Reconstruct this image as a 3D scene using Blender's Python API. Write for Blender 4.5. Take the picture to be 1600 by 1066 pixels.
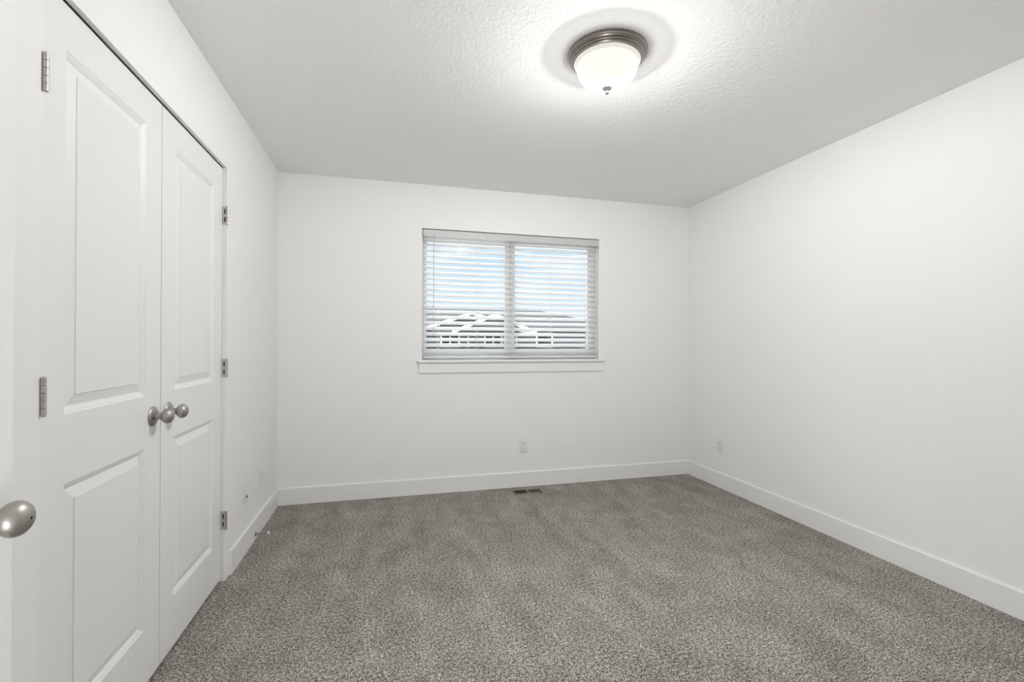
import bpy, bmesh, math
from math import sin, cos, pi, radians
from mathutils import Vector, Matrix

for o in list(bpy.data.objects):
    bpy.data.objects.remove(o)
S = bpy.context.scene
C = S.collection

# ------------------------------------------------------------------ camera
W, D, H = 3.45, 3.76, 2.44          # room width, depth from the doorway, ceiling height
FPX, YAW, PITCH, ROLL = 734.7, 0.2581, 0.0038, 0.0032
cam_data = bpy.data.cameras.new('camera')
cam = bpy.data.objects.new('camera', cam_data)
C.objects.link(cam)
S.camera = cam
cam_data.sensor_fit = 'HORIZONTAL'
cam_data.sensor_width = 36.0
cam_data.lens = 36.0 * FPX / 1600.0
cam_data.clip_start = 0.02
fw = Vector((sin(YAW) * cos(PITCH), cos(YAW) * cos(PITCH), sin(PITCH)))
rt = Vector((cos(YAW), -sin(YAW), 0))
up = rt.cross(fw)
r2 = rt * cos(ROLL) + up * sin(ROLL)
u2 = -rt * sin(ROLL) + up * cos(ROLL)
M = Matrix((r2, u2, -fw)).transposed().to_4x4()
M.translation = Vector((0.782, 0.0, 1.193))
cam.matrix_world = M

# ------------------------------------------------------------------ view
vs = S.view_settings
vs.view_transform = 'Standard'
vs.look = 'None'
vs.gamma = 1.0
vs.use_curve_mapping = False
vs.exposure = 0.16

FILL_W = 17.0      # unseen fill light added behind the camera
BULB_W = 210.0      # bulb inside the ceiling light
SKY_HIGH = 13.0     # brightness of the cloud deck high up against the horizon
# ------------------------------------------------------------------ sky
world = bpy.data.worlds.new('sky')
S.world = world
world.use_nodes = True
nt = world.node_tree
nt.nodes.clear()
wo = nt.nodes.new('ShaderNodeOutputWorld')
bg = nt.nodes.new('ShaderNodeBackground')
tc = nt.nodes.new('ShaderNodeTexCoord')
sep = nt.nodes.new('ShaderNodeSeparateXYZ')
rp = nt.nodes.new('ShaderNodeValToRGB')
rp.color_ramp.elements[0].position = 0.0
rp.color_ramp.elements[0].color = (0.78, 0.87, 0.96, 1)
rp.color_ramp.elements[1].position = 0.30
rp.color_ramp.elements[1].color = (0.28, 0.58, 0.92, 1)
e = rp.color_ramp.elements.new(0.09)
e.color = (0.71, 0.84, 0.955, 1)
e = rp.color_ramp.elements.new(0.5)
e.color = (0.88, 0.90, 0.92, 1)
mp = nt.nodes.new('ShaderNodeMapping')
mp.inputs['Scale'].default_value = (5, 5, 18)
nz = nt.nodes.new('ShaderNodeTexNoise')
nz.inputs['Scale'].default_value = 1.0
nz.inputs['Detail'].default_value = 5
cr = nt.nodes.new('ShaderNodeValToRGB')
cr.color_ramp.elements[0].position = 0.48
cr.color_ramp.elements[0].color = (0, 0, 0, 1)
cr.color_ramp.elements[1].position = 0.66
cr.color_ramp.elements[1].color = (0.75, 0.75, 0.75, 1)
mx = nt.nodes.new('ShaderNodeMix')
mx.data_type = 'RGBA'
mx.inputs[7].default_value = (0.95, 0.96, 0.98, 1)
L = nt.links.new
L(tc.outputs['Generated'], sep.inputs[0])
L(sep.outputs['Z'], rp.inputs[0])
L(tc.outputs['Generated'], mp.inputs[0])
L(mp.outputs[0], nz.inputs['Vector'])
L(nz.outputs['Fac'], cr.inputs[0])
L(cr.outputs[0], mx.inputs[0])
L(rp.outputs[0], mx.inputs[6])
L(mx.outputs[2], bg.inputs['Color'])
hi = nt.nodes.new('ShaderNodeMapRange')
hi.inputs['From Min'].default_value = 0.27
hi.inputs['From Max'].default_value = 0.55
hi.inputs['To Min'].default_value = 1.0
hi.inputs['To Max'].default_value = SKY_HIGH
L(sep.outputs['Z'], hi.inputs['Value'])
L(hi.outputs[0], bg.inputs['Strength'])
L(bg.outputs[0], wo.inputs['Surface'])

# added fill light, unseen behind the camera, shining in through the doorway
hl = bpy.data.lights.new('fill_light', 'AREA')
hl.shape = 'RECTANGLE'
hl.size, hl.size_y = 0.40, 0.5
hl.energy = FILL_W
hl.color = (1.0, 0.997, 0.99)
hlo = bpy.data.objects.new('fill_light', hl)
C.objects.link(hlo)
hlo.location = (0.42, -0.42, 0.55)
hlo.rotation_euler = Vector((0.62, 0.78, 0.80)).to_track_quat('-Z', 'Y').to_euler()

# ------------------------------------------------------------------ materials
def mat(name, color, rough=0.5, metal=0.0, spec=0.5, emit=None, estr=0.0):
    m = bpy.data.materials.new(name)
    m.use_nodes = True
    b = m.node_tree.nodes['Principled BSDF']
    b.inputs['Base Color'].default_value = (*color, 1)
    b.inputs['Roughness'].default_value = rough
    b.inputs['Metallic'].default_value = metal
    b.inputs['Specular IOR Level'].default_value = spec
    if emit:
        b.inputs['Emission Color'].default_value = (*emit, 1)
        b.inputs['Emission Strength'].default_value = estr
    return m


def add_bump(m, scale, strength, dist, detail=3, lo=0.35, hi=0.65, stretch=(1, 1, 1), rough=0.5):
    t = m.node_tree
    b = t.nodes['Principled BSDF']
    co = t.nodes.new('ShaderNodeTexCoord')
    ma = t.nodes.new('ShaderNodeMapping')
    ma.inputs['Scale'].default_value = stretch
    n = t.nodes.new('ShaderNodeTexNoise')
    n.inputs['Scale'].default_value = scale
    n.inputs['Detail'].default_value = detail
    n.inputs['Roughness'].default_value = rough
    r = t.nodes.new('ShaderNodeMapRange')
    r.interpolation_type = 'SMOOTHSTEP'
    r.inputs['From Min'].default_value = lo
    r.inputs['From Max'].default_value = hi
    bu = t.nodes.new('ShaderNodeBump')
    bu.inputs['Strength'].default_value = strength
    bu.inputs['Distance'].default_value = dist
    t.links.new(co.outputs['Object'], ma.inputs[0])
    t.links.new(ma.outputs[0], n.inputs['Vector'])
    t.links.new(n.outputs['Fac'], r.inputs['Value'])
    t.links.new(r.outputs[0], bu.inputs['Height'])
    t.links.new(bu.outputs[0], b.inputs['Normal'])
    return m


WALL = add_bump(mat('wall_paint', (0.885, 0.882, 0.872), 0.75, spec=0.25), 70, 0.10, 0.0012, 2)
CEIL = add_bump(mat('ceiling_paint', (0.93, 0.927, 0.918), 0.85, spec=0.2), 58, 0.28, 0.0024, 3, 0.44, 0.64)
TRIM = mat('trim_paint', (0.86, 0.86, 0.85), 0.42, spec=0.4)
DOOR = mat('door_paint', (0.86, 0.86, 0.85), 0.42, spec=0.4)
NICKEL = mat('satin_nickel', (0.42, 0.405, 0.38), 0.45, 1.0)
HINGE = mat('hinge_nickel', (0.55, 0.53, 0.50), 0.33, 1.0)
BRONZE = mat('brushed_pewter', (0.24, 0.215, 0.195), 0.30, 1.0)
BLACK = mat('dark_hole', (0.012, 0.011, 0.010), 0.7)
PLAST = mat('white_plastic', (0.82, 0.82, 0.80), 0.35)
VINYL = mat('window_vinyl', (0.86, 0.86, 0.86), 0.35)
RUBBER = mat('white_rubber', (0.85, 0.84, 0.82), 0.6)
VENTM = mat('register_metal', (0.17, 0.125, 0.09), 0.5, 0.3)
CORD = mat('blind_cord', (0.85, 0.85, 0.84), 0.7)
WANDM = mat('wand_plastic', (0.62, 0.63, 0.64), 0.15)
# frosted glass: glows softly and lets a quarter of the bulb's light straight through
def frosted(name, colour, strength):
    m = mat(name, (0.02, 0.02, 0.02), 0.4, spec=0.0, emit=colour, estr=strength)
    t = m.node_tree
    ta = t.nodes.new('ShaderNodeBsdfTransparent')
    ms = t.nodes.new('ShaderNodeMixShader')
    ms.inputs[0].default_value = 0.75
    t.links.new(ta.outputs[0], ms.inputs[1])
    t.links.new(t.nodes['Principled BSDF'].outputs[0], ms.inputs[2])
    t.links.new(ms.outputs[0], t.nodes['Material Output'].inputs['Surface'])
    return m


DOMEM = frosted('frosted_glass', (1.0, 0.975, 0.915), 0.96)
RIMM = frosted('glass_rim', (1.0, 0.95, 0.87), 0.72)
PANM = mat('glowing_pan', (0.0, 0.0, 0.0), 1.0, spec=0.0, emit=(1.0, 0.975, 0.915), estr=0.75)  # emission added so the pan looks lit behind the glass

# slats: white faux wood that lets a little daylight through
SLAT = bpy.data.materials.new('blind_slat')
SLAT.use_nodes = True
t = SLAT.node_tree
b = t.nodes['Principled BSDF']
b.inputs['Base Color'].default_value = (0.86, 0.86, 0.85, 1)
b.inputs['Roughness'].default_value = 0.4
tr = t.nodes.new('ShaderNodeBsdfTranslucent')
tr.inputs['Color'].default_value = (0.9, 0.9, 0.9, 1)
ms = t.nodes.new('ShaderNodeMixShader')
ms.inputs[0].default_value = 0.5
t.links.new(b.outputs[0], ms.inputs[1])
t.links.new(tr.outputs[0], ms.inputs[2])
t.links.new(ms.outputs[0], t.nodes['Material Output'].inputs['Surface'])

# window glass
GLASS = bpy.data.materials.new('window_glass')
GLASS.use_nodes = True
t = GLASS.node_tree
t.nodes.remove(t.nodes['Principled BSDF'])
ta = t.nodes.new('ShaderNodeBsdfTransparent')
ta.inputs['Color'].default_value = (0.95, 0.97, 0.97, 1)
gl = t.nodes.new('ShaderNodeBsdfGlossy')
gl.inputs['Roughness'].default_value = 0.02
fr = t.nodes.new('ShaderNodeFresnel')
fr.inputs['IOR'].default_value = 1.35
ms = t.nodes.new('ShaderNodeMixShader')
t.links.new(fr.outputs[0], ms.inputs[0])
t.links.new(ta.outputs[0], ms.inputs[1])
t.links.new(gl.outputs[0], ms.inputs[2])
t.links.new(ms.outputs[0], t.nodes['Material Output'].inputs['Surface'])

# carpet: speckled cut pile with brushed patches
CARPET = bpy.data.materials.new('speckled_carpet')
CARPET.use_nodes = True
t = CARPET.node_tree
b = t.nodes['Principled BSDF']
b.inputs['Roughness'].default_value = 0.95
b.inputs['Specular IOR Level'].default_value = 0.1
co = t.nodes.new('ShaderNodeTexCoord')


def tnoise(scale, detail, rough=0.5, stretch=(1, 1, 1), rot=0.0, dist=0.0):
    ma = t.nodes.new('ShaderNodeMapping')
    ma.inputs['Scale'].default_value = stretch
    ma.inputs['Rotation'].default_value = (0, 0, rot)
    n = t.nodes.new('ShaderNodeTexNoise')
    n.inputs['Scale'].default_value = scale
    n.inputs['Detail'].default_value = detail
    n.inputs['Roughness'].default_value = rough
    n.inputs['Distortion'].default_value = dist
    t.links.new(co.outputs['Object'], ma.inputs[0])
    t.links.new(ma.outputs[0], n.inputs['Vector'])
    return n.outputs['Fac']


def tmath(op, a, c):
    n = t.nodes.new('ShaderNodeMath')
    n.operation = op
    for i, v in enumerate((a, c)):
        if isinstance(v, (int, float)):
            n.inputs[i].default_value = v
        else:
            t.links.new(v, n.inputs[i])
    return n.outputs[0]


tuft = tnoise(175, 2, 0.6)
clump = tnoise(75, 2, 0.6)
spk = tmath('ADD', tmath('MULTIPLY', tuft, 0.68), tmath('MULTIPLY', clump, 0.32))
patch = tnoise(5.5, 4, 0.6, (1.25, 0.8, 1), 0.25, 0.4)
streak = tnoise(3.0, 2, 0.5, (2.4, 0.35, 1), 0.12)
pch = tmath('ADD', tmath('MULTIPLY', patch, 0.72), tmath('MULTIPLY', streak, 0.28))
fine = t.nodes.new('ShaderNodeValToRGB')
els = fine.color_ramp.elements
els[0].position = 0.375
els[0].color = (0.040, 0.035, 0.031, 1)
els[1].position = 0.64
els[1].color = (0.72, 0.685, 0.64, 1)
e = els.new(0.5)
e.color = (0.270, 0.243, 0.217, 1)
t.links.new(spk, fine.inputs[0])
pr = t.nodes.new('ShaderNodeMapRange')
pr.inputs['From Min'].default_value = 0.35
pr.inputs['From Max'].default_value = 0.65
pr.inputs['To Min'].default_value = 0.83
pr.inputs['To Max'].default_value = 1.24
t.links.new(pch, pr.inputs['Value'])
mul = t.nodes.new('ShaderNodeVectorMath')
mul.operation = 'SCALE'
t.links.new(fine.outputs[0], mul.inputs[0])
t.links.new(pr.outputs[0], mul.inputs['Scale'])
t.links.new(mul.outputs[0], b.inputs['Base Color'])
bu = t.nodes.new('ShaderNodeBump')
bu.inputs['Strength'].default_value = 0.8
bu.inputs['Distance'].default_value = 0.005
t.links.new(spk, bu.inputs['Height'])
t.links.new(bu.outputs[0], b.inputs['Normal'])

# outdoors
SIDING = mat('grey_siding', (0.06, 0.062, 0.062), 0.8, spec=0.1)
SHINGLE = mat('roof_shingle', (0.028, 0.029, 0.030), 0.9, spec=0.05)
OUTTRIM = mat('white_exterior_trim', (0.45, 0.45, 0.45), 0.6)
DARKGLASS = mat('dark_window_pane', (0.008, 0.009, 0.006), 0.3, spec=0.03)
GRASS = add_bump(mat('pale_gravel', (0.46, 0.455, 0.44), 0.95, spec=0.1), 6, 0.5, 0.05)


# ------------------------------------------------------------------ mesh helpers
def finish(name, bm, m, parent=None, smooth=False, loc=None):
    bmesh.ops.recalc_face_normals(bm, faces=bm.faces)
    me = bpy.data.meshes.new(name)
    if smooth:
        for f in bm.faces:
            f.smooth = True
        for ed in bm.edges:
            if len(ed.link_faces) == 2 and ed.calc_face_angle(0) > radians(38):
                ed.smooth = False
    bm.to_mesh(me)
    bm.free()
    for mm in (m if isinstance(m, (list, tuple)) else [m]):
        me.materials.append(mm)
    o = bpy.data.objects.new(name, me)
    C.objects.link(o)
    if parent:
        o.parent = parent
    if loc is not None:
        o.location = loc
    return o


def box(bm, x0, x1, y0, y1, z0, z1, bevel=0.0, seg=2):
    r = bmesh.ops.create_cube(bm, size=1.0)
    vs_ = r['verts']
    for v in vs_:
        v.co = Vector((x0 + (v.co.x + .5) * (x1 - x0), y0 + (v.co.y + .5) * (y1 - y0), z0 + (v.co.z + .5) * (z1 - z0)))
    if bevel > 0:
        es = {ed for v in vs_ for ed in v.link_edges}
        bmesh.ops.bevel(bm, geom=list(es), offset=bevel, segments=seg, affect='EDGES', profile=0.5)
    return bm


def frame_of(axis):
    a = Vector(axis).normalized()
    h = Vector((0, 0, 1)) if abs(a.z) < 0.9 else Vector((1, 0, 0))
    u = a.cross(h).normalized()
    return a, u, a.cross(u).normalized()


def lathe(bm, prof, origin=(0, 0, 0), axis=(0, 0, 1), n=48, cap0=False, cap1=False):
    """prof: list of (radius, distance along axis)"""
    a, u, v = frame_of(axis)
    o = Vector(origin)
    rings = []
    for r, h in prof:
        if r < 1e-6:
            rings.append([bm.verts.new(o + a * h)])
        else:
            rings.append([bm.verts.new(o + a * h + (u * cos(2 * pi * i / n) + v * sin(2 * pi * i / n)) * r) for i in range(n)])
    for p, q in zip(rings, rings[1:]):
        for i in range(n):
            j = (i + 1) % n
            if len(p) == 1 and len(q) == 1:
                continue
            if len(p) == 1:
                bm.faces.new((p[0], q[i], q[j]))
            elif len(q) == 1:
                bm.faces.new((p[i], q[0], p[j]))
            else:
                bm.faces.new((p[i], q[i], q[j], p[j]))
    if cap0 and len(rings[0]) > 1:
        bm.faces.new(rings[0])
    if cap1 and len(rings[-1]) > 1:
        bm.faces.new(rings[-1])
    return bm


def tube(bm, a, c, r, n=10):
    d = Vector(c) - Vector(a)
    return lathe(bm, [(r, 0), (r, d.length)], a, d, n, True, True)


def empty(name, loc, label=None, cat=None, group=None):
    o = bpy.data.objects.new(name, None)
    o.empty_display_size = 0.05
    C.objects.link(o)
    o.location = loc
    if label:
        tag(o, label, cat, group)
    return o


def tag(o, label, cat, group=None):
    o['label'] = label
    o['category'] = cat
    if group:
        o['group'] = group
    return o


def struct(o, label=None, cat=None):
    o['kind'] = 'structure'
    if label:
        tag(o, label, cat)
    return o


def relabel_copy(root, label, loc=None, rotz=None):
    """copy of a thing with its parts and sub-parts"""
    def rec(o, par):
        c = o.copy()
        C.objects.link(c)
        if par is not None:
            c.parent = par
        for ch in o.children:
            rec(ch, c)
        return c
    c = rec(root, None)
    if loc is not None:
        c.location = loc
    if rotz is not None:
        c.rotation_euler = (0, 0, rotz)
    c['label'] = label
    return c


# ------------------------------------------------------------------ room shell
bm = bmesh.new()
box(bm, -0.75, W + 0.12, -1.6, D + 0.12, -0.05, 0.0)
struct(finish('floor', bm, CARPET), 'speckled grey-brown cut pile carpet covering the whole room', 'carpet')

bm = bmesh.new()
box(bm, -0.75, W + 0.12, -1.6, D + 0.15, H, H + 0.05)
struct(finish('ceiling', bm, CEIL), 'white knockdown-textured ceiling above the room', 'ceiling')

# window opening in the back wall
WX0, WX1, WZ0, WZ1 = 1.042, 2.556, 1.040, 2.096
T = 0.15


def wall_hole(bm, x0, x1, z0, z1, hx0, hx1, hz0, hz1, y0, y1):
    O = [(x0, z0), (x1, z0), (x1, z1), (x0, z1)]
    I = [(hx0, hz0), (hx1, hz0), (hx1, hz1), (hx0, hz1)]
    g = {}
    for nm, P in (('o', O), ('i', I)):
        for k, (x, z) in enumerate(P):
            for s, y in ((0, y0), (1, y1)):
                g[nm, k, s] = bm.verts.new((x, y, z))
    for k in range(4):
        j = (k + 1) % 4
        for s in (0, 1):
            bm.faces.new((g['o', k, s], g['o', j, s], g['i', j, s], g['i', k, s]))
        for nm in 'oi':
            bm.faces.new((g[nm, k, 0], g[nm, j, 0], g[nm, j, 1], g[nm, k, 1]))
    return [(g['i', k, 0], g['i', (k + 1) % 4, 0]) for k in range(4)], g


bm = bmesh.new()
_, g = wall_hole(bm, -0.12, W + 0.12, 0, H, WX0, WX1, WZ0, WZ1, D, D + T)
edges = [bm.edges.get((g['i', k, 0], g['i', (k + 1) % 4, 0])) for k in (1, 3)]
bmesh.ops.bevel(bm, geom=[e_ for e_ in edges if e_], offset=0.006, segments=3, affect='EDGES', profile=0.5)
struct(finish('wall_back', bm, WALL, smooth=False), 'white back wall around the window', 'wall')

bm = bmesh.new()
box(bm, W, W + 0.12, -0.14, D, 0, H)
struct(finish('wall_right', bm, WALL), 'plain white wall on the right', 'wall')

# left wall with the closet opening
CY0, CY1, CZ = 1.338, 2.636, 2.063
CZR = 2.11          # rough opening above the header strip
bm = bmesh.new()
P = [(-0.14, 0), (CY0, 0), (CY0, CZR), (CY1, CZR), (CY1, 0), (D, 0), (D, H), (-0.14, H)]
fr_ = [bm.verts.new((0, y, z)) for y, z in P]
bk_ = [bm.verts.new((-0.12, y, z)) for y, z in P]
bm.faces.new(fr_)
bm.faces.new(bk_)
for k in range(8):
    j = (k + 1) % 8
    bm.faces.new((fr_[k], fr_[j], bk_[j], bk_[k]))
es = [bm.edges.get((fr_[k], fr_[k + 1])) for k in (1, 3)]
bmesh.ops.bevel(bm, geom=es, offset=0.003, segments=2, affect='EDGES', profile=0.5)
struct(finish('wall_left', bm, WALL), 'white wall on the left around the closet doors', 'wall')

bm = bmesh.new()
box(bm, -0.016, 0.0, CY0, CY1, CZ, CZR)
struct(finish('trim_closet_header', bm, WALL), 'flush header strip above the closet doors', 'trim')

# closet interior behind the doors
bm = bmesh.new()
box(bm, -0.75, -0.70, 1.0, 3.0, 0, H)
box(bm, -0.70, -0.12, 1.0, 1.05, 0, H)
box(bm, -0.70, -0.12, 2.95, 3.0, 0, H)
struct(finish('wall_closet', bm, WALL), 'closet interior walls behind the closed doors', 'wall')

# rear wall with the doorway the camera stands in, and the hallway behind it
DX0, DX1 = 0.185, 1.115
bm = bmesh.new()
P = [(0, 0), (DX0, 0), (DX0, 2.06), (DX1, 2.06), (DX1, 0), (W, 0), (W, H), (0, H)]
fr_ = [bm.verts.new((x, -0.02, z)) for x, z in P]
bk_ = [bm.verts.new((x, -0.14, z)) for x, z in P]
bm.faces.new(fr_)
bm.faces.new(bk_)
for k in range(8):
    j = (k + 1) % 8
    bm.faces.new((fr_[k], fr_[j], bk_[j], bk_[k]))
struct(finish('wall_rear', bm, WALL), 'white wall with the doorway behind the camera', 'wall')
bm = bmesh.new()
box(bm, -0.75, 2.6, -1.6, -1.5, 0, H)
box(bm, -0.75, -0.65, -1.5, -0.14, 0, H)
box(bm, 2.5, 2.6, -1.5, -0.14, 0, H)
struct(finish('wall_hallway', bm, WALL), 'hallway walls behind the doorway', 'wall')

# ------------------------------------------------------------------ baseboards
BH, BT = 0.124, 0.013


def baseboard(name, label, pts_in, pts_out):
    """extruded profile between two end cross-sections; profile in (offset, z)"""
    prof = [(0, 0), (BT, 0), (BT, BH - 0.007), (BT - 0.0015, BH - 0.003), (BT - 0.006, BH), (0, BH)]
    bm = bmesh.new()
    (a, na, ma), (c, nc, mc) = pts_in, pts_out
    A = [bm.verts.new(Vector(a) + Vector(na) * o_ + Vector(ma) * o_ + Vector((0, 0, z))) for o_, z in prof]
    B = [bm.verts.new(Vector(c) + Vector(nc) * o_ + Vector(mc) * o_ + Vector((0, 0, z))) for o_, z in prof]
    bm.faces.new(A)
    bm.faces.new(B)
    n = len(prof)
    for k in range(n):
        j = (k + 1) % n
        bm.faces.new((A[k], A[j], B[j], B[k]))
    return struct(finish(name, bm, TRIM), label, 'baseboard')


baseboard('baseboard_back', 'white baseboard along the back wall under the window',
          ((0, D, 0), (0, -1, 0), (1, 0, 0)), ((W, D, 0), (0, -1, 0), (-1, 0, 0)))
baseboard('baseboard_right', 'white baseboard along the right wall',
          ((W, D, 0), (-1, 0, 0), (0, -1, 0)), ((W, -0.02, 0), (-1, 0, 0), (0, 1, 0)))
baseboard('baseboard_left', 'short white baseboard between the closet and the back corner',
          ((0, 2.695, 0), (1, 0, 0), (0, 0.2, 0)), ((0, D, 0), (1, 0, 0), (0, -1, 0)))
baseboard('baseboard_near', 'white baseboard behind the open entry door',
          ((0, 0.0, 0), (1, 0, 0), (0, 0, 0)), ((0, 1.27, 0), (1, 0, 0), (0, 0, 0)))

# ------------------------------------------------------------------ doors
PROF = [(0.0, 0.0), (0.0035, -0.0025), (0.006, -0.003), (0.0155, -0.0085), (0.018, -0.0105), (0.0195, -0.0105),
        (0.046, -0.0035), (0.0472, -0.0012)]


def slab_mesh(w, h, th, panels):
    """front face at x=0 facing +x, width along +y, height along +z"""
    bm = bmesh.new()
    c = 0.0006

    def quad(pts):
        bm.faces.new([bm.verts.new(p) for p in pts])

    def face_rect(x, y0, y1, z0, z1):
        quad([(x, y0, z0), (x, y1, z0), (x, y1, z1), (x, y0, z1)])

    for side in (0, 1):
        def X(d):
            return d if side == 0 else -th - d
        yl, yr = panels[0][0], panels[0][1]
        face_rect(X(0), c, yl, c, h - c)
        face_rect(X(0), yr, w - c, c, h - c)
        zs = [c] + [z for p in panels for z in (p[2], p[3])] + [h - c]
        for k in range(0, len(zs), 2):
            face_rect(X(0), yl, yr, zs[k], zs[k + 1])
        for (y0, y1, z0, z1) in panels:
            loops = []
            for ins, dep in PROF:
                loops.append([bm.verts.new(p) for p in ((X(dep), y0 + ins, z0 + ins), (X(dep), y1 - ins, z0 + ins),
                                                       (X(dep), y1 - ins, z1 - ins), (X(dep), y0 + ins, z1 - ins))])
            for a, d in zip(loops, loops[1:]):
                for k in range(4):
                    j = (k + 1) % 4
                    bm.faces.new((a[k], a[j], d[j], d[k]))
            bm.faces.new(loops[-1])
        R0 = [(X(0), c, c), (X(0), w - c, c), (X(0), w - c, h - c), (X(0), c, h - c)]
        R1 = [(X(-c), 0, 0), (X(-c), w, 0), (X(-c), w, h), (X(-c), 0, h)]
        for k in range(4):
            j = (k + 1) % 4
            quad([R0[k], R0[j], R1[j], R1[k]])
    R1 = [(-c, 0, 0), (-c, w, 0), (-c, w, h), (-c, 0, h)]
    R2 = [(-th + c, y, z) for _, y, z in R1]
    for k in range(4):
        j = (k + 1) % 4
        quad([R1[k], R1[j], R2[j], R2[k]])
    bmesh.ops.remove_doubles(bm, verts=bm.verts, dist=1e-5)
    return bm


def egg_knob(parent, y, z, lock=False):
    """satin nickel egg knob on a domed round rosette, door-local coordinates"""
    bm = bmesh.new()
    lathe(bm, [(0.0125, 0.006), (0.0118, 0.016), (0.0115, 0.024), (0.0125, 0.0285)] +
          [(0.0265 * sin(a_) ** 0.92, 0.0465 - 0.0195 * cos(a_)) for a_ in [0.45 + (pi - 0.45) * k / 22 for k in range(22)]] +
          [(0.0, 0.066)], (0, y, z), (1, 0, 0), 40, True)
    k = finish('door_knob', bm, NICKEL, parent, True)
    k['label'] = 'satin nickel egg-shaped knob'
    bm = bmesh.new()
    lathe(bm, [(0.0350, 0.0), (0.0355, 0.002), (0.0340, 0.0045), (0.0300, 0.0070), (0.0240, 0.0100), (0.0170, 0.0118), (0.0130, 0.0122),
               (0.0120, 0.0122)], (0, y, z), (1, 0, 0), 48, True, True)
    finish('rosette', bm, NICKEL, k, True)
    if lock:
        bm = bmesh.new()
        lathe(bm, [(0.0036, 0.0640), (0.0036, 0.0664), (0.0026, 0.0664), (0.0024, 0.0650), (0.0, 0.0650)], (0, y, z), (1, 0, 0), 20)
        bm.normal_update()
        finish('lock_ring', bm, HINGE, k, True)
        bm = bmesh.new()
        lathe(bm, [(0.0023, 0.0650), (0.0023, 0.0662), (0.0, 0.0662)], (0, y, z), (1, 0, 0), 16, True)
        finish('lock_hole', bm, BLACK, k)
    else:
        bm = bmesh.new()
        lathe(bm, [(0.0016, 0.0085), (0.0016, 0.0122), (0.0, 0.0122)], (0, y - 0.0225, z - 0.004), (1, 0, 0), 12, True)
        finish('set_screw', bm, BLACK, k)
    return k


def hinge(parent, y, z, x, jamb_side):
    """five-knuckle barrel plus the leaf on the jamb; door-local coordinates, z is its middle"""
    hh = 0.091
    bm = bmesh.new()
    prof = [(0.0, -hh / 2 - 0.0022), (0.0035, -hh / 2 - 0.0018), (0.0048, -hh / 2)]
    r = 0.0058
    n = 5
    for k in range(n):
        z0, z1 = -hh / 2 + hh * k / n, -hh / 2 + hh * (k + 1) / n
        prof += [(r - 0.0006, z0 + 0.0004), (r, z0 + 0.0009), (r, z1 - 0.0009), (r - 0.0006, z1 - 0.0004)]
        if k < n - 1:
            prof += [(r - 0.0035, z1 - 0.0003), (r - 0.0035, z1 + 0.0003)]
    prof += [(0.0048, hh / 2), (0.0035, hh / 2 + 0.0018), (0.0, hh / 2 + 0.0022)]
    lathe(bm, prof, (x, y, z), (0, 0, 1), 20)
    o = finish('hinge', bm, HINGE, parent, True)
    o['label'] = 'satin nickel butt hinge'
    bm = bmesh.new()
    yj = y + 0.0035 * jamb_side
    y0, y1 = sorted((yj - 0.0020 * jamb_side, yj + 0.0002 * jamb_side))
    box(bm, x - 0.030, x - 0.003, y0, y1, z - hh / 2, z + hh / 2, 0.0006, 1)
    finish('hinge_leaf', bm, HINGE, o)
    for dz in (-0.0195, 0.0195):
        bm = bmesh.new()
        ya, yb = sorted((yj - 0.0027 * jamb_side, yj - 0.0018 * jamb_side))
        box(bm, x - 0.0150, x - 0.0095, ya, yb, z + dz - 0.012, z + dz + 0.012)
        finish('hinge_slot', bm, BLACK, o)
    return o


DH = 2.0435            # closet door height
ZB = 0.014
RX = -0.018           # recess of the closet doors
PZ = [(0.207 - ZB, 0.827 - ZB), (1.006 - ZB, 1.941 - ZB)]


def closet_door(name, y0, w, label, knob_y, hinge_y, side):
    pans = [(0.113, w - 0.113, a, c_) for a, c_ in PZ]
    o = finish(name, slab_mesh(w, DH, 0.035, pans), DOOR, None, False, (RX, y0, ZB))
    struct(o, label, 'door')
    egg_knob(o, knob_y - y0, 0.930 - ZB)
    for hz in (0.303, 1.063, 1.824):
        hinge(o, hinge_y - y0, hz - ZB, 0.0225, side)
    return o


closet_door('door_1', 1.3425, 0.6405, 'nearer white two-panel closet door with its knob on the right edge', 1.924, 1.342, -1)
closet_door('door_2', 1.9870, 0.6450, 'farther white two-panel closet door with its knob on the left edge', 2.047, 2.6335, 1)

# closet jamb lining the opening, with stops that close the gaps
bm = bmesh.new()
box(bm, -0.075, -0.056, CY0, CY0 + 0.02, 0, CZ)
box(bm, -0.075, -0.056, CY1 - 0.02, CY1, 0, CZ)
struct(finish('trim_closet_stop', bm, TRIM), 'door stop strip inside the closet opening', 'trim')

# entry door standing open along the closet wall, its edge just inside the frame
EY0, EW = 0.010, 0.926
pans = [(0.118, EW - 0.118, a, c_) for a, c_ in PZ]
ed_ = finish('door_3', slab_mesh(EW, DH, 0.035, pans), DOOR, None, False, (0.2, EY0, ZB))
struct(ed_, 'open white entry door at the far left edge with a large nickel knob', 'door')
egg_knob(ed_, EW - 0.069, 0.928 - ZB, True)
for hz in (0.303, 1.063, 1.824):
    hinge(ed_, -0.004, hz - ZB, -0.020, -1)

# ------------------------------------------------------------------ window
win = struct(empty('window_1', ((WX0 + WX1) / 2, D + 0.12, WZ0)), 'white vinyl slider window behind the blind', 'window')


def wpart(name, boxes, m, parent=None, bevel=0.002):
    bm = bmesh.new()
    for bx in boxes:
        box(bm, *bx, bevel=bevel, seg=1)
    bmesh.ops.translate(bm, verts=bm.verts, vec=-Vector(win.location))
    return finish(name, bm, m, parent or win)


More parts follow.
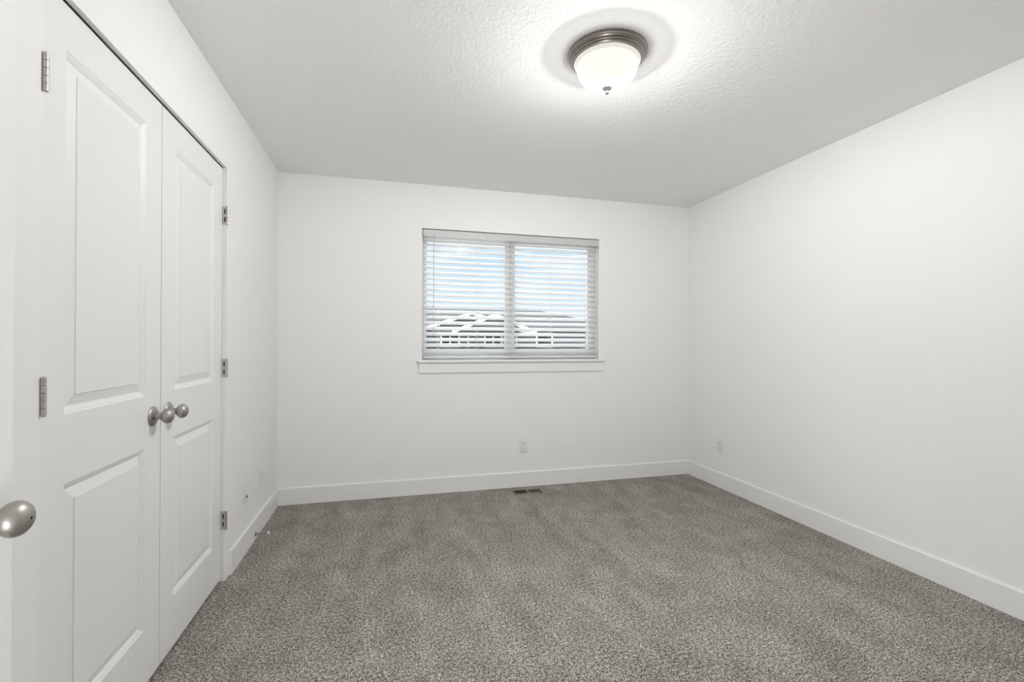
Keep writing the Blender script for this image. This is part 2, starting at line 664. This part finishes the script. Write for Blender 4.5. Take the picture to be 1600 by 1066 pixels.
Y0, Y1 = D + 0.085, D + T
wpart('window_frame', [(WX0 + 0.0005, WX0 + 0.030, Y0, Y1, WZ0, WZ1), (WX1 - 0.050, WX1, Y0, Y1, WZ0, WZ1),
                       (WX0 + 0.030, WX1 - 0.050, Y0, Y1, WZ0, WZ0 + 0.055), (WX0 + 0.030, WX1 - 0.050, Y0, Y1, WZ1 - 0.055, WZ1)], VINYL)
XM0, XM1 = 1.735, 1.820
wpart('fixed_sash', [(WX0 + 0.030, WX0 + 0.042, Y0 + 0.03, Y1 - 0.01, WZ0 + 0.055, WZ1 - 0.055),
                     (XM0 + 0.02, XM1 - 0.02, Y0 + 0.035, Y1 - 0.008, WZ0 + 0.055, WZ1 - 0.055),
                     (WX0 + 0.042, XM0 + 0.02, Y0 + 0.03, Y1 - 0.01, WZ0 + 0.055, WZ0 + 0.085),
                     (WX0 + 0.042, XM0 + 0.02, Y0 + 0.03, Y1 - 0.01, WZ1 - 0.085, WZ1 - 0.055)], VINYL)
wpart('sliding_sash', [(XM0, XM0 + 0.045, Y0 + 0.004, Y0 + 0.030, WZ0 + 0.055, WZ1 - 0.055),
                       (XM1 - 0.035, XM1, Y0 + 0.008, Y0 + 0.028, WZ0 + 0.055, WZ1 - 0.055),
                       (WX1 - 0.070, WX1 - 0.050, Y0 + 0.005, Y0 + 0.030, WZ0 + 0.055, WZ1 - 0.055),
                       (XM1, WX1 - 0.070, Y0 + 0.005, Y0 + 0.030, WZ0 + 0.055, WZ0 + 0.085),
                       (XM1, WX1 - 0.070, Y0 + 0.005, Y0 + 0.030, WZ1 - 0.085, WZ1 - 0.055)], VINYL)
wpart('glass_pane', [(WX0 + 0.042, XM0 + 0.02, Y0 + 0.044, Y0 + 0.048, WZ0 + 0.085, WZ1 - 0.085)], GLASS, bevel=0)
wpart('glass_pane', [(XM1, WX1 - 0.070, Y0 + 0.014, Y0 + 0.018, WZ0 + 0.085, WZ1 - 0.085)], GLASS, bevel=0)

# stool and apron
ST = 1.054
bm = bmesh.new()
box(bm, 1.008, 2.596, D - 0.032, D - 0.0001, ST - 0.019, ST, 0.004, 3)
box(bm, WX0 + 0.0005, WX1 - 0.0005, D - 0.004, Y0, ST - 0.0135, ST)
struct(finish('trim_window_stool', bm, TRIM), 'white window stool below the blind', 'window sill')
bm = bmesh.new()
box(bm, 1.018, 2.586, D - 0.014, D - 0.0001, 0.952, ST - 0.019, 0.002, 2)
struct(finish('trim_window_apron', bm, TRIM), 'flat white apron board under the window stool', 'trim')

# ------------------------------------------------------------------ venetian blind
BX0, BX1 = WX0 + 0.014, WX1 - 0.016
bl = empty('venetian_blind', ((BX0 + BX1) / 2, D + 0.035, ST), 'white two-inch venetian blind with open tilted slats filling the window', 'blind')
OFF = -Vector(bl.location)


def bpart(name, bm, m, smooth=False, parent=None):
    bmesh.ops.translate(bm, verts=bm.verts, vec=OFF)
    return finish(name, bm, m, parent or bl, smooth)


bm = bmesh.new()
box(bm, WX0 + 0.004, WX1 - 0.007, D - 0.008, D + 0.002, 2.033, 2.085, 0.003, 3)
box(bm, WX0 + 0.004, WX0 + 0.012, D + 0.002, D + 0.03, 2.036, 2.084)
box(bm, WX1 - 0.015, WX1 - 0.007, D + 0.002, D + 0.03, 2.036, 2.084)
bpart('valance', bm, SLAT)
bm = bmesh.new()
box(bm, BX0, BX1, D + 0.008, D + 0.062, 2.042, 2.084, 0.002, 1)
bpart('headrail', bm, VINYL)
BYC = D + 0.036
TILT = radians(33)
PITCHZ = 0.0445
NS = 21
ZTOP = 2.018


def slat_bm(z, tilt):
    bm = bmesh.new()
    n = 8
    hw, th, crown = 0.025, 0.0026, 0.0022
    rows = []
    for s in range(n + 1):
        u = -1 + 2 * s / n
        for lay in (0, 1):
            pass
        rows.append((u * hw, crown * (1 - u * u)))
    loop = [(y, c_ + th / 2) for y, c_ in rows] + [(y, c_ - th / 2) for y, c_ in reversed(rows)]
    ct, st_ = cos(tilt), sin(tilt)
    # room side (smaller y) is the lower edge
    pts = [(y * ct - c_ * st_, y * st_ + c_ * ct) for y, c_ in loop]
    A = [bm.verts.new((BX0 + 0.002, BYC + y, z + c_)) for y, c_ in pts]
    B = [bm.verts.new((BX1 - 0.002, BYC + y, z + c_)) for y, c_ in pts]
    bm.faces.new(A)
    bm.faces.new(B)
    m_ = len(pts)
    for k in range(m_):
        j = (k + 1) % m_
        bm.faces.new((A[k], A[j], B[j], B[k]))
    return bm


proto_slat = None
for k in range(NS):
    if proto_slat is None:
        proto_slat = bpart('slat', slat_bm(ZTOP, TILT), SLAT, True)
    else:
        c_ = proto_slat.copy()
        C.objects.link(c_)
        c_.parent = bl
        c_.location = (0, 0, -PITCHZ * k)
bm = bmesh.new()
box(bm, BX0 + 0.002, BX1 - 0.002, BYC - 0.026, BYC + 0.026, 1.068, 1.084, 0.004, 3)
bpart('bottom_rail', bm, SLAT)
for lx in (1.165, 1.480, 1.785, 2.110, 2.445):
    bm = bmesh.new()
    yy = 0.0255 * cos(TILT)
    for sgn in (-1, 1):
        tube(bm, (lx, BYC + sgn * yy * 1.02, 1.080), (lx, BYC + sgn * yy * 1.02, 2.05), 0.0009, 6)
    tube(bm, (lx + 0.014, BYC - yy * 1.02, 1.080), (lx + 0.014, BYC - yy * 1.02, 2.05), 0.0009, 6)
    for k in range(NS):
        z = ZTOP - PITCHZ * k - 0.003
        tube(bm, (lx, BYC - yy, z - 0.0255 * sin(TILT)), (lx, BYC + yy, z + 0.0255 * sin(TILT)), 0.0007, 5)
    bpart('ladder_cord', bm, CORD)
bm = bmesh.new()
tube(bm, (1.130, D - 0.016, 2.045), (1.130, D - 0.016, 1.270), 0.0032, 8)
lathe(bm, [(0.0032, 0), (0.0045, -0.004), (0.0045, -0.02), (0.003, -0.025)], (1.130, D - 0.016, 1.272), (0, 0, 1), 10, True, True)
bpart('tilt_wand', bm, WANDM, True)

# ------------------------------------------------------------------ ceiling light
LX, LY = 1.690, 1.850
lamp = empty('ceiling_light', (LX, LY, H), 'round flush-mount ceiling light with a glowing frosted dome and dark pewter ring', 'ceiling light')
bm = bmesh.new()
lathe(bm, [(0.020, -0.001), (0.166, -0.001), (0.1690, -0.004), (0.1690, -0.009), (0.1655, -0.0125), (0.1640, -0.0135), (0.1635, -0.016),
           (0.1600, -0.022), (0.1555, -0.026), (0.1530, -0.0275), (0.1525, -0.0300), (0.1510, -0.0312), (0.1480, -0.034), (0.1455, -0.0375),
           (0.1440, -0.041), (0.1405, -0.042), (0.1385, -0.040), (0.1383, -0.030)], (0, 0, 0), (0, 0, 1), 96)
finish('mounting_ring', bm, BRONZE, lamp, True)
bm = bmesh.new()
lathe(bm, [(0.0, -0.020), (0.1382, -0.020), (0.1382, -0.034)], (0, 0, 0), (0, 0, 1), 64)
finish('lamp_holder', bm, PANM, lamp)
BEAD = mat('highlight_bead', (0.60, 0.57, 0.54), 0.35, 1.0)  # lighter metal paints in the highlight lines along the ring's ridges
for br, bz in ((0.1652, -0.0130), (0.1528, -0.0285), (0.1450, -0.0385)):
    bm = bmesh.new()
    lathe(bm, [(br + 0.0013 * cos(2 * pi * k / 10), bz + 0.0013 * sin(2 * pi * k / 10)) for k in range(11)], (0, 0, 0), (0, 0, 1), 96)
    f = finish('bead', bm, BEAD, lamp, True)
    f['label'] = 'thin bead on the ring, coloured lighter as its highlight'
def lamp_light(name, watts, radius, loc):
    li = bpy.data.lights.new(name, 'POINT')
    li.energy = watts
    li.shadow_soft_size = radius
    li.color = (1.0, 0.992, 0.972)
    lo = bpy.data.objects.new(name, li)
    C.objects.link(lo)
    lo.parent = lamp
    lo.location = loc


lamp_light('bulb', BULB_W, 0.036, (0, 0, -0.0515))
for k in range(8):                       # added ring of small fill lights, brightening the ceiling around the fixture
    a_ = 2 * pi * k / 8
    lamp_light('ceiling_fill', 1.2, 0.012, (0.078 * cos(a_), 0.078 * sin(a_), -0.098))
bm = bmesh.new()
lathe(bm, [(0.1375, -0.034), (0.1385, -0.041), (0.1365, -0.046), (0.1335, -0.048), (0.1330, -0.051), (0.1305, -0.0535), (0.1295, -0.0535),
           (0.1285, -0.0515)], (0, 0, 0), (0, 0, 1), 96)
rim = finish('glass_rim', bm, RIMM, lamp, True)
bm = bmesh.new()
prof = []
for k in range(25):
    a_ = (pi / 2) * k / 24
    prof.append((0.1300 * cos(a_) ** 0.72, -0.050 - 0.098 * sin(a_)))
prof[-1] = (0.0, -0.148)
lathe(bm, prof, (0, 0, 0), (0, 0, 1), 96)
finish('glass_shade', bm, DOMEM, lamp, True)
bm = bmesh.new()
FIN = [(0.0, 0.0), (0.015, -0.0005), (0.0185, -0.003), (0.0190, -0.005), (0.0170, -0.008), (0.0110, -0.011), (0.0060, -0.0125), (0.0050, -0.015),
       (0.0054, -0.017), (0.0080, -0.0195), (0.0086, -0.0225), (0.0068, -0.026), (0.0030, -0.0280), (0.0, -0.0285)]
lathe(bm, [(r_ * 1.1, -0.1440 + z_ * 1.15) for r_, z_ in FIN], (0, 0, 0), (0, 0, 1), 40)
finish('finial', bm, mat('finial_nickel', (0.55, 0.53, 0.51), 0.5, 0.6), lamp, True)

# ------------------------------------------------------------------ wall plates (built facing -y, origin at plate middle on the wall)
def cover_plate(root, holes=True):
    bm = bmesh.new()
    box(bm, -0.035, 0.035, -0.0055, 0.0, -0.057, 0.057, 0.0025, 3)
    return finish('cover_plate', bm, PLAST, root, True)


def duplex_outlet(loc, rotz, label):
    o = empty('wall_outlet', loc, label, 'outlet', 'duplex outlets around the room')
    o.rotation_euler = (0, 0, rotz)
    cover_plate(o)
    for dz in (-0.0195, 0.0195):
        bm = bmesh.new()
        n = 28
        pts = []
        for k in range(n):
            a_ = 2 * pi * k / n
            pts.append((0.0172 * cos(a_), max(-0.0140, min(0.0140, 0.0172 * sin(a_)))))
        A = [bm.verts.new((x, -0.0050, dz + z)) for x, z in pts]
        B = [bm.verts.new((x, -0.0075, dz + z)) for x, z in pts]
        Cc = [bm.verts.new((x * .95, -0.0082, dz + z * .95)) for x, z in pts]
        for p_, q_ in ((A, B), (B, Cc)):
            for k in range(n):
                j = (k + 1) % n
                bm.faces.new((p_[k], p_[j], q_[j], q_[k]))
        bm.faces.new(Cc)
        rc = finish('receptacle', bm, PLAST, o)
        for sx, hh in ((-0.0064, 0.0046), (0.0064, 0.0036)):
            bm = bmesh.new()
            box(bm, sx - 0.0012, sx + 0.0012, -0.0086, -0.0070, dz + 0.003 - hh, dz + 0.003 + hh)
            finish('slot', bm, BLACK, rc)
        bm = bmesh.new()
        lathe(bm, [(0.0026, 0.0070), (0.0026, 0.0086), (0.0, 0.0086)], (0, 0, dz - 0.0075), (0, -1, 0), 14)
        finish('ground_hole', bm, BLACK, rc)
    bm = bmesh.new()
    lathe(bm, [(0.0030, 0.0045), (0.0030, 0.0058), (0.0018, 0.0066), (0.0, 0.0068)], (0, 0, 0), (0, -1, 0), 16)
    finish('screw', bm, PLAST, o, True)
    return o


ob = duplex_outlet((1.877, D, 0.337), 0, 'white duplex outlet on the back wall under the window')
c_ = relabel_copy(ob, 'white duplex outlet on the right wall near the back corner', (W, 3.334, 0.345), -pi / 2)
c_ = relabel_copy(ob, 'white duplex outlet on the left wall, nearer the back corner', (0, 3.313, 0.335), pi / 2)

cx = empty('coaxial_plate', (0, 2.975, 0.330), 'white wall plate with one dark round socket beside the closet', 'wall plate')
cx.rotation_euler = (0, 0, pi / 2)
cover_plate(cx)
bm = bmesh.new()
lathe(bm, [(0.0075, 0.0050), (0.0075, 0.0075), (0.0048, 0.0078), (0.0048, 0.0130), (0.0, 0.0130)], (0, 0, -0.016), (0, -1, 0), 18)
f = finish('socket', bm, mat('socket_metal', (0.06, 0.06, 0.06), 0.4, 0.5), cx, True)
f['label'] = 'dark round socket'
for dz in (-0.042, 0.042):
    bm = bmesh.new()
    lathe(bm, [(0.0030, 0.0045), (0.0030, 0.0058), (0.0018, 0.0066), (0.0, 0.0068)], (0, 0, dz), (0, -1, 0), 16)
    finish('screw', bm, PLAST, cx, True)
bm = bmesh.new()
box(bm, -0.017, 0.017, -0.0066, -0.0050, -0.033, 0.033, 0.0007, 1)
finish('insert', bm, PLAST, cx)

# ------------------------------------------------------------------ door stop on the left baseboard
dsr = empty('door_stop', (BT, 3.140, 0.035), 'small metal door stop with a white rubber tip on the left baseboard', 'door stop')
bm = bmesh.new()
lathe(bm, [(0.0125, 0.0), (0.0125, 0.003), (0.0110, 0.006), (0.0060, 0.011), (0.0042, 0.018)], (0, 0, 0), (1, 0, 0), 24, True)
prof = [(0.0042, 0.018)]
for k in range(22):
    z = 0.018 + k * 0.0022
    prof += [(0.0047, z + 0.0005), (0.0039, z + 0.0016)]
prof += [(0.0042, 0.067)]
lathe(bm, prof, (0, 0, 0), (1, 0, 0), 20)
finish('stem', bm, mat('stop_metal', (0.30, 0.28, 0.26), 0.35, 1.0), dsr, True)
bm = bmesh.new()
lathe(bm, [(0.0042, 0.066), (0.0072, 0.0665), (0.0076, 0.070), (0.0074, 0.077), (0.0060, 0.080), (0.0, 0.0805)], (0, 0, 0), (1, 0, 0), 24, True)
finish('rubber_tip', bm, RUBBER, dsr, True)

# ------------------------------------------------------------------ floor register
vr = empty('floor_register', (1.869, 3.610, 0.0), 'brown metal floor register with two banks of slots in the carpet below the window', 'floor vent')
VW, VD = 0.118, 0.050
bm = bmesh.new()
box(bm, -VW, VW, -VD, VD, 0.0002, 0.0012)
finish('dark_backing', bm, BLACK, vr)  # black sheet painting in the darkness of the duct below the slots
bm = bmesh.new()
for bx in ((-VW, VW, -VD, -VD + 0.007), (-VW, VW, VD - 0.007, VD), (-VW, -VW + 0.006, -VD + 0.007, VD - 0.007),
           (VW - 0.006, VW, -VD + 0.007, VD - 0.007), (-0.006, 0.006, -VD + 0.007, VD - 0.007)):
    box(bm, *bx, 0.0012, 0.0065, 0.0008, 1)
fm = finish('frame', bm, mat('register_frame', (0.30, 0.265, 0.23), 0.5, 0.2), vr)
NF = 11
for side, tl in ((-1, radians(-38)), (1, radians(30))):
    bm = bmesh.new()
    for k in range(NF):
        x = side * (0.006 + (VW - 0.012) * (k + 0.5) / NF)
        hw, hz = (0.0030 if side < 0 else 0.0018), 0.0006
        cs, sn = cos(tl), sin(tl)
        vv = []
        for y in (-VD + 0.007, VD - 0.007):
            for a_, d_ in ((-hw, -hz), (hw, -hz), (hw, hz), (-hw, hz)):
                vv.append(bm.verts.new((x + a_ * cs - d_ * sn, y, 0.0040 + a_ * sn + d_ * cs)))
        for q_ in ((0, 1, 2, 3), (4, 5, 6, 7), (0, 1, 5, 4), (1, 2, 6, 5), (2, 3, 7, 6), (3, 0, 4, 7)):
            bm.faces.new([vv[i] for i in q_])
    finish('louver_bank', bm, VENTM, vr)

# ------------------------------------------------------------------ outdoors seen between the slats
GZ = -3.2
bm = bmesh.new()
box(bm, -60, 80, D + 1.5, 120, GZ - 0.2, GZ)
struct(finish('ground', bm, GRASS), 'pale gravel ground outside below the window', 'ground')

HY = 34.0                             # front plane of the neighbouring house


hs = empty('house', (8.0, HY, GZ), 'grey-sided neighbouring house with white gable trim seen through the blind', 'house')
HOFF = -Vector(hs.location)


def hpart(name, bm, m, parent=None):
    bmesh.ops.translate(bm, verts=bm.verts, vec=HOFF)
    return finish(name, bm, m, parent or hs)


EAVE, RIDGE = 2.20, 3.95
HX0, HX1 = -4.0, 19.5
bm = bmesh.new()
box(bm, HX0, HX1, HY, HY + 9, GZ, EAVE)
hpart('wall', bm, SIDING)
# hip roof
bm = bmesh.new()
o_ = 0.45
v = [bm.verts.new(p) for p in ((HX0 - o_, HY - o_, EAVE), (HX1 + o_, HY - o_, EAVE), (HX1 + o_, HY + 9 + o_, EAVE), (HX0 - o_, HY + 9 + o_, EAVE),
                              (HX0 + 4, HY + 4.5, RIDGE), (HX1 - 6, HY + 4.5, RIDGE))]
for q_ in ((0, 1, 5, 4), (1, 2, 5), (2, 3, 4, 5), (3, 0, 4), (0, 1, 2, 3)):
    bm.faces.new([v[i] for i in q_])
hpart('roof', bm, SHINGLE)
bm = bmesh.new()
box(bm, HX0 - o_, HX1 + o_, HY - o_ - 0.04, HY - o_, EAVE - 0.14, EAVE + 0.01)
hpart('fascia', bm, OUTTRIM)


def gable(xc, zap, half, zb, yf):
    """front gable: siding face, white rake boards"""
    bm = bmesh.new()
    pr_ = [(xc - half, zb), (xc + half, zb), (xc, zap)]
    A = [bm.verts.new((x, yf, z)) for x, z in pr_]
    B = [bm.verts.new((x, HY + 4.0, z)) for x, z in pr_]
    bm.faces.new(A)
    bm.faces.new(B)
    for k in range(3):
        bm.faces.new((A[k], A[(k + 1) % 3], B[(k + 1) % 3], B[k]))
    g_ = hpart('gable', bm, SIDING)
    for s in (-1, 1):
        bm = bmesh.new()
        wd = 0.16
        P_ = [(xc, zap + wd), (xc + s * (half + 0.45), zb - 0.45 * (zap - zb) / half + wd), (xc + s * (half + 0.45), zb - 0.45 * (zap - zb) / half - 0.05), (xc, zap - 0.05)]
        A = [bm.verts.new((x, yf - 0.35, z)) for x, z in P_]
        B = [bm.verts.new((x, yf + 0.02, z)) for x, z in P_]
        bm.faces.new(A)
        bm.faces.new(B)
        for k in range(4):
            bm.faces.new((A[k], A[(k + 1) % 4], B[(k + 1) % 4], B[k]))
        o = hpart('rake_board', bm, OUTTRIM, g_)
        o['label'] = 'white rake board'


gable(6.6, 3.25, 4.0, 1.9, HY - 0.6)
gable(8.15, 3.12, 2.6, 2.05, HY - 1.2)


def house_window(x0, x1, z0, z1, mull=True):
    yf = HY
    w_ = 0.13
    bm = bmesh.new()
    for bx in ((x0 - w_, x0, z0 - w_, z1 + w_), (x1, x1 + w_, z0 - w_, z1 + w_), (x0, x1, z0 - w_, z0), (x0, x1, z1, z1 + w_)):
        box(bm, bx[0], bx[1], yf - 0.06, yf, bx[2], bx[3])
    if mull:
        xm = (x0 + x1) / 2
        box(bm, xm - 0.05, xm + 0.05, yf - 0.05, yf, z0, z1)
    wf = hpart('window', bm, OUTTRIM)
    bm = bmesh.new()
    box(bm, x0, x1, yf - 0.02, yf - 0.005, z0, z1)
    hpart('pane', bm, DARKGLASS, wf)


HWZ = (0.98, 1.85)
for x0, x1 in ((4.55, 5.70), (7.75, 8.88)):
    house_window(x0, x1, *HWZ)
house_window(11.75, 12.85, *HWZ, mull=False)
for x0 in (6.45, 10.1):
    bm = bmesh.new()
    box(bm, x0 - 0.06, x0 + 0.06, HY - 0.05, HY, GZ, EAVE - 0.2)
    hpart('corner_board', bm, OUTTRIM)
# lower roof under the upper windows
bm = bmesh.new()
v = [bm.verts.new(p) for p in ((2.0, HY - 1.6, 0.40), (15.2, HY - 1.6, 0.40), (15.2, HY, 0.84), (2.0, HY, 0.84),
                              (2.0, HY - 1.6, 0.25), (15.2, HY - 1.6, 0.25), (15.2, HY, 0.25), (2.0, HY, 0.25))]
for q_ in ((0, 1, 2, 3), (4, 5, 6, 7), (0, 1, 5, 4), (1, 2, 6, 5), (2, 3, 7, 6), (3, 0, 4, 7)):
    bm.faces.new([v[i] for i in q_])
hpart('lower_roof', bm, SHINGLE)
